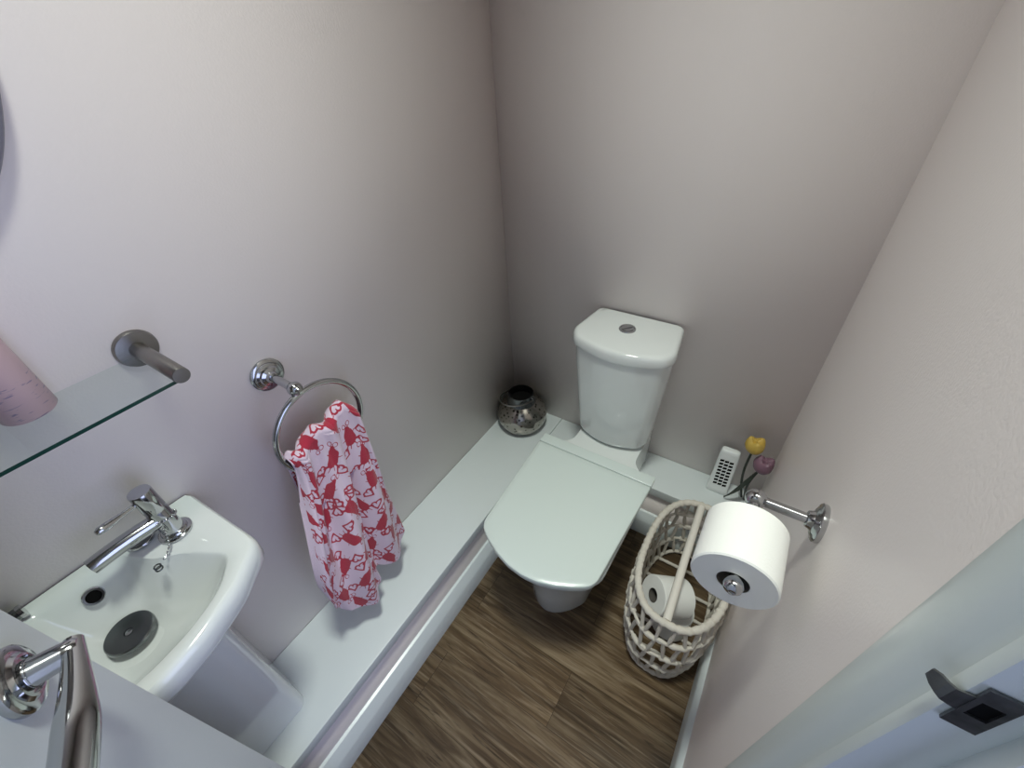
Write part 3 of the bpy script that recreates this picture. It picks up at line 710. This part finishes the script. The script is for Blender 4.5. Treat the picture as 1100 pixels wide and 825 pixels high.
in5 = [(.078, -1.205), (.100, -1.195), (.120, -1.185), (.140, -1.178), (.152, -1.185), (.160, -1.205), (.162, -1.220)]
under = [(.0015, -1.072), (.185, -1.062), (.226, -1.115), (.248, -1.170), (.256, -1.215)]
under2 = [(.0015, -1.115), (.150, -1.110), (.180, -1.140), (.195, -1.180), (.200, -1.215)]
under3 = [(.0015, -1.150), (.130, -1.148), (.155, -1.165), (.165, -1.190), (.168, -1.215)]
bm = bmesh.new()
rings = [outl(under3, orad, .715), outl(under2, orad, .722), outl(under, orad, .765), outl([(x-(.004 if i else 0), y-.004) for i, (x, y) in enumerate(outer)], orad, .786), outl(outer, orad, .795), outl(outer, orad, .818), outl([(x-(.002 if i else 0), y-.002) for i, (x, y) in enumerate(outer)], orad, .826),
         outl([(x-(.006 if i else -.001), y-.005) for i, (x, y) in enumerate(outer)], orad, BZt), outl(mid, orad, BZt+.0005)]
# the rim is stitched from the outer outline to the bowl outline by nearest angle
bowl = [outl(inn, irad, BZt+.0002), outl(inn1, irad, BZt-.0022), outl(inn2, irad, BZt-.0075), outl(in3, irad, .802), outl(in4, irad, .760), outl(in5, irad, .738)]
allr = [reang(r) for r in rings+bowl]
# deeper toward the drain
dr_c = (.118, BYc)
allr.append([(dr_c[0]+.022*math.cos(-PI+2*PI*(k+.5)/NB), dr_c[1]+.022*math.sin(-PI+2*PI*(k+.5)/NB), .733) for k in range(NB)])
loft(bm, allr); obj('basin_bowl', bm, M['ceramic'], t)
bm = bmesh.new()
def ped(d, hy, z): 
    o = fillet([(.001, BYc+hy+.004), (d, BYc+hy), (d, BYc-hy), (.001, BYc-hy-.004)], [.002, .022, .022, .002], 6); return [(p.x, p.y, z) for p in o]
loft(bm, [ped(.148, .083, LZ+.0005), ped(.152, .083, .40), ped(.160, .084, .55), ped(.172, .086, .65), ped(.186, .088, .735)]); obj('pedestal', bm, M['ceramic'], t)
bm = bmesh.new(); lathe(bm, [(.0100, -.006), (.0100, .006), (.0315, .0075), (.0335, .0095), (.0330, .0150), (.0315, .0165), (.0065, .0160), (.0060, .0145), (.001, .0145)], (.104, -1.2265, .7400), (0, 0, 1), 48); w_ = obj('drain_plate', bm, M['darkchrome'], t); w_['label'] = 'dark round metal waste cover'
bm = bmesh.new(); lathe(bm, [(.0048, 0), (.0048, .0012), (.001, .0015)], (.104, -1.2265, .7547), (0, 0, 1), 20); obj('drain_centre', bm, M['chrome'], w_)
# overflow ring on the sloping wall-side of the bowl
ov = Vector((.0475, -1.2245, .8065)); on = Vector((.90, 0, .44)).normalized()
bm = bmesh.new(); lathe(bm, [(.0135, -.004), (.0138, .002), (.0125, .0036), (.0095, .0034), (.0082, .001)], ov, on, 32); vr = obj('overflow_ring', bm, M['chrome'], t)
bm = bmesh.new(); lathe(bm, [(.0083, .0008), (.0083, .0016)], ov, on, 24); obj('overflow_hole', bm, M['black'], vr)

# ------------------------------------------------------------------ mixer tap
TPX, TPY, TZ = .0700, -1.1000, BZt+.0006
t = thing('mixer_tap', (TPX, TPY, TZ), 'chrome mixer tap with bead chain on basin corner', 'tap')
bm = bmesh.new(); lathe(bm, [(.0235, 0), (.0245, .002), (.0243, .005), (.0215, .0072), (.0195, .0076), (.0185, .0105), (.0165, .012)], (TPX, TPY, TZ), seg=40); obj('base_flange', bm, M['chrome'], t)
bm = bmesh.new(); lathe(bm, [(.0155, .010), (.0153, .060), (.0147, .0615), (.0147, .0635), (.0155, .065), (.0155, .103), (.0147, .1052), (.001, .1056)], (TPX, TPY, TZ), seg=40); obj('body', bm, M['chrome'], t)
bm = bmesh.new(); P = []; rr = []
for i in range(12):
    k = i/11; P.append((TPX+.001*k, TPY-.006-.092*k, TZ+.040+.012*k-.010*k*k)); rr.append(.0150-.0004*k)
tube(bm, P, rr, 24, sq=.85); sp = obj('spout', bm, M['chrome'], t)
bm = bmesh.new(); P = []; rr = []
for i in range(12):
    k = i/11; P.append((TPX+.012*k, TPY-.014-.052*k, TZ+.088+.006*k)); rr.append((.0040 if k < .4 else .0040+.0020*math.sin((k-.4)/.6*PI*.7))*(1 if i < 11 else .6))
tube(bm, P, rr, 14); obj('lever', bm, M['chrome'], t)
bm = bmesh.new(); lathe(bm, [(.0185, .0), (.0187, .001)], (TPX, TPY, TZ+.1055)); bm.free()
# ball chain: loop round the body, then hanging to a clip
chain = []
for i in range(25): a = 2*PI*i/25; chain.append(Vector((TPX+.0172*math.cos(a), TPY+.0172*math.sin(a)-.0, TZ+.040+.006*math.cos(a+.6))))
tail = [Vector((TPX+.020, TPY-.010, TZ+.037)), Vector((TPX+.030, TPY-.016, TZ+.020)), Vector((TPX+.033, TPY-.022, TZ+.010)), Vector((TPX+.036, TPY-.030, TZ+.004)), Vector((TPX+.042, TPY-.040, TZ+.0035))]
for a, b_ in zip(tail, tail[1:]):
    k = max(2, int((b_-a).length/.0042))
    for i in range(k): chain.append(a.lerp(b_, i/k))
bm = bmesh.new()
for p in chain: sphere(bm, p, .0019, 8, 6)
tube(bm, chain[:25], .0006, 5, closed=True); tube(bm, chain[25:], .0006, 5)
obj('bead_chain', bm, M['chrome'], t)
bm = bmesh.new(); e = Vector(tail[-1])+Vector((.004, -.007, .000))
for s in (-1, 1): tube(bm, [(e.x+s*.003+.0045*math.cos(2*PI*i/16), e.y+.0045*math.sin(2*PI*i/16), e.z-.0005) for i in range(16)], .0013, 8, closed=True)
obj('chain_clip', bm, M['darkchrome'], t)
# loose plug on the rim below the spout
t = thing('basin_plug', (.036, -1.140, TZ), 'round chrome-edged plug on basin rim under tap spout', 'plug')
bm = bmesh.new(); lathe(bm, [(.0185, 0), (.0200, .001), (.0205, .004), (.0195, .006)], (.036, -1.140, TZ), seg=40); obj('plug_edge', bm, M['chrome'], t)
bm = bmesh.new(); lathe(bm, [(.0178, .0055), (.0178, .0068), (.001, .0068)], (.036, -1.140, TZ), seg=36); obj('plug_face', bm, M['darkchrome'], t)
# second small chrome fitting peeping out behind the door edge
t = thing('metal_fitting', (.022, -1.296, TZ), 'chrome-tipped dark cylinder on basin rim at left, half hidden by door', 'fitting')
bm = bmesh.new(); tube(bm, [(.022, -1.345, TZ+.0105), (.022, -1.286, TZ+.0105)], .0095, 20); obj('fitting_body', bm, M['darkchrome'], t)
bm = bmesh.new(); tube(bm, [(.022, -1.286, TZ+.0105), (.022, -1.281, TZ+.0105)], .0105, 20); obj('end_cap', bm, M['chrome'], t)

# ------------------------------------------------------------------ light
def area(name, loc, rot, sx_, sy_, pw, col, shape='RECTANGLE'):
    l = bpy.data.lights.new(name, 'AREA'); l.shape = shape; l.size = sx_; l.size_y = sy_; l.energy = pw; l.color = col
    o = bpy.data.objects.new(name, l); C.objects.link(o); o.location = loc; o.rotation_euler = rot; return o
cl = area('ceiling_lamp', (.60, -.80, ZC-.03), (0, 0, 0), .28, .28, 6.5, (.95, 1., .905), 'DISK'); cl.data.spread = math.radians(80)
area('hall_daylight', (1.55, -1.10, 1.15), (0, math.radians(90), 0), 1.3, .9, 9.0, (.575, .655, 1.))
w = bpy.data.worlds.new('world'); sc.world = w; w.use_nodes = True
w.node_tree.nodes['Background'].inputs[0].default_value = (.62, .68, .76, 1); w.node_tree.nodes['Background'].inputs[1].default_value = .06

# ------------------------------------------------------------------ camera
Rm = [[0.839257753930749, -0.3046897952649652, 0.45034492461724046], [0.5409495503086844, 0.5515930060764996, -0.634916324934493], [-0.054954585686243534, 0.7764723332539828, 0.6277505150959012]]
cd = bpy.data.cameras.new('camera'); cam = bpy.data.objects.new('camera', cd); C.objects.link(cam)
mw = Matrix(Rm).to_4x4(); mw.translation = Vector((.78, -1.11590494, 1.43407904)); cam.matrix_world = mw
cd.sensor_fit = 'HORIZONTAL'; cd.sensor_width = 36; cd.lens = 460.684/1100*36; cd.clip_start = .01
sc.camera = cam
vs = sc.view_settings; vs.view_transform = 'Standard'; vs.look = 'None'; vs.gamma = 1; vs.exposure = .0; vs.use_curve_mapping = False
sc.cycles.use_denoising = True
sc.cycles.max_bounces = 16; sc.cycles.diffuse_bounces = 12
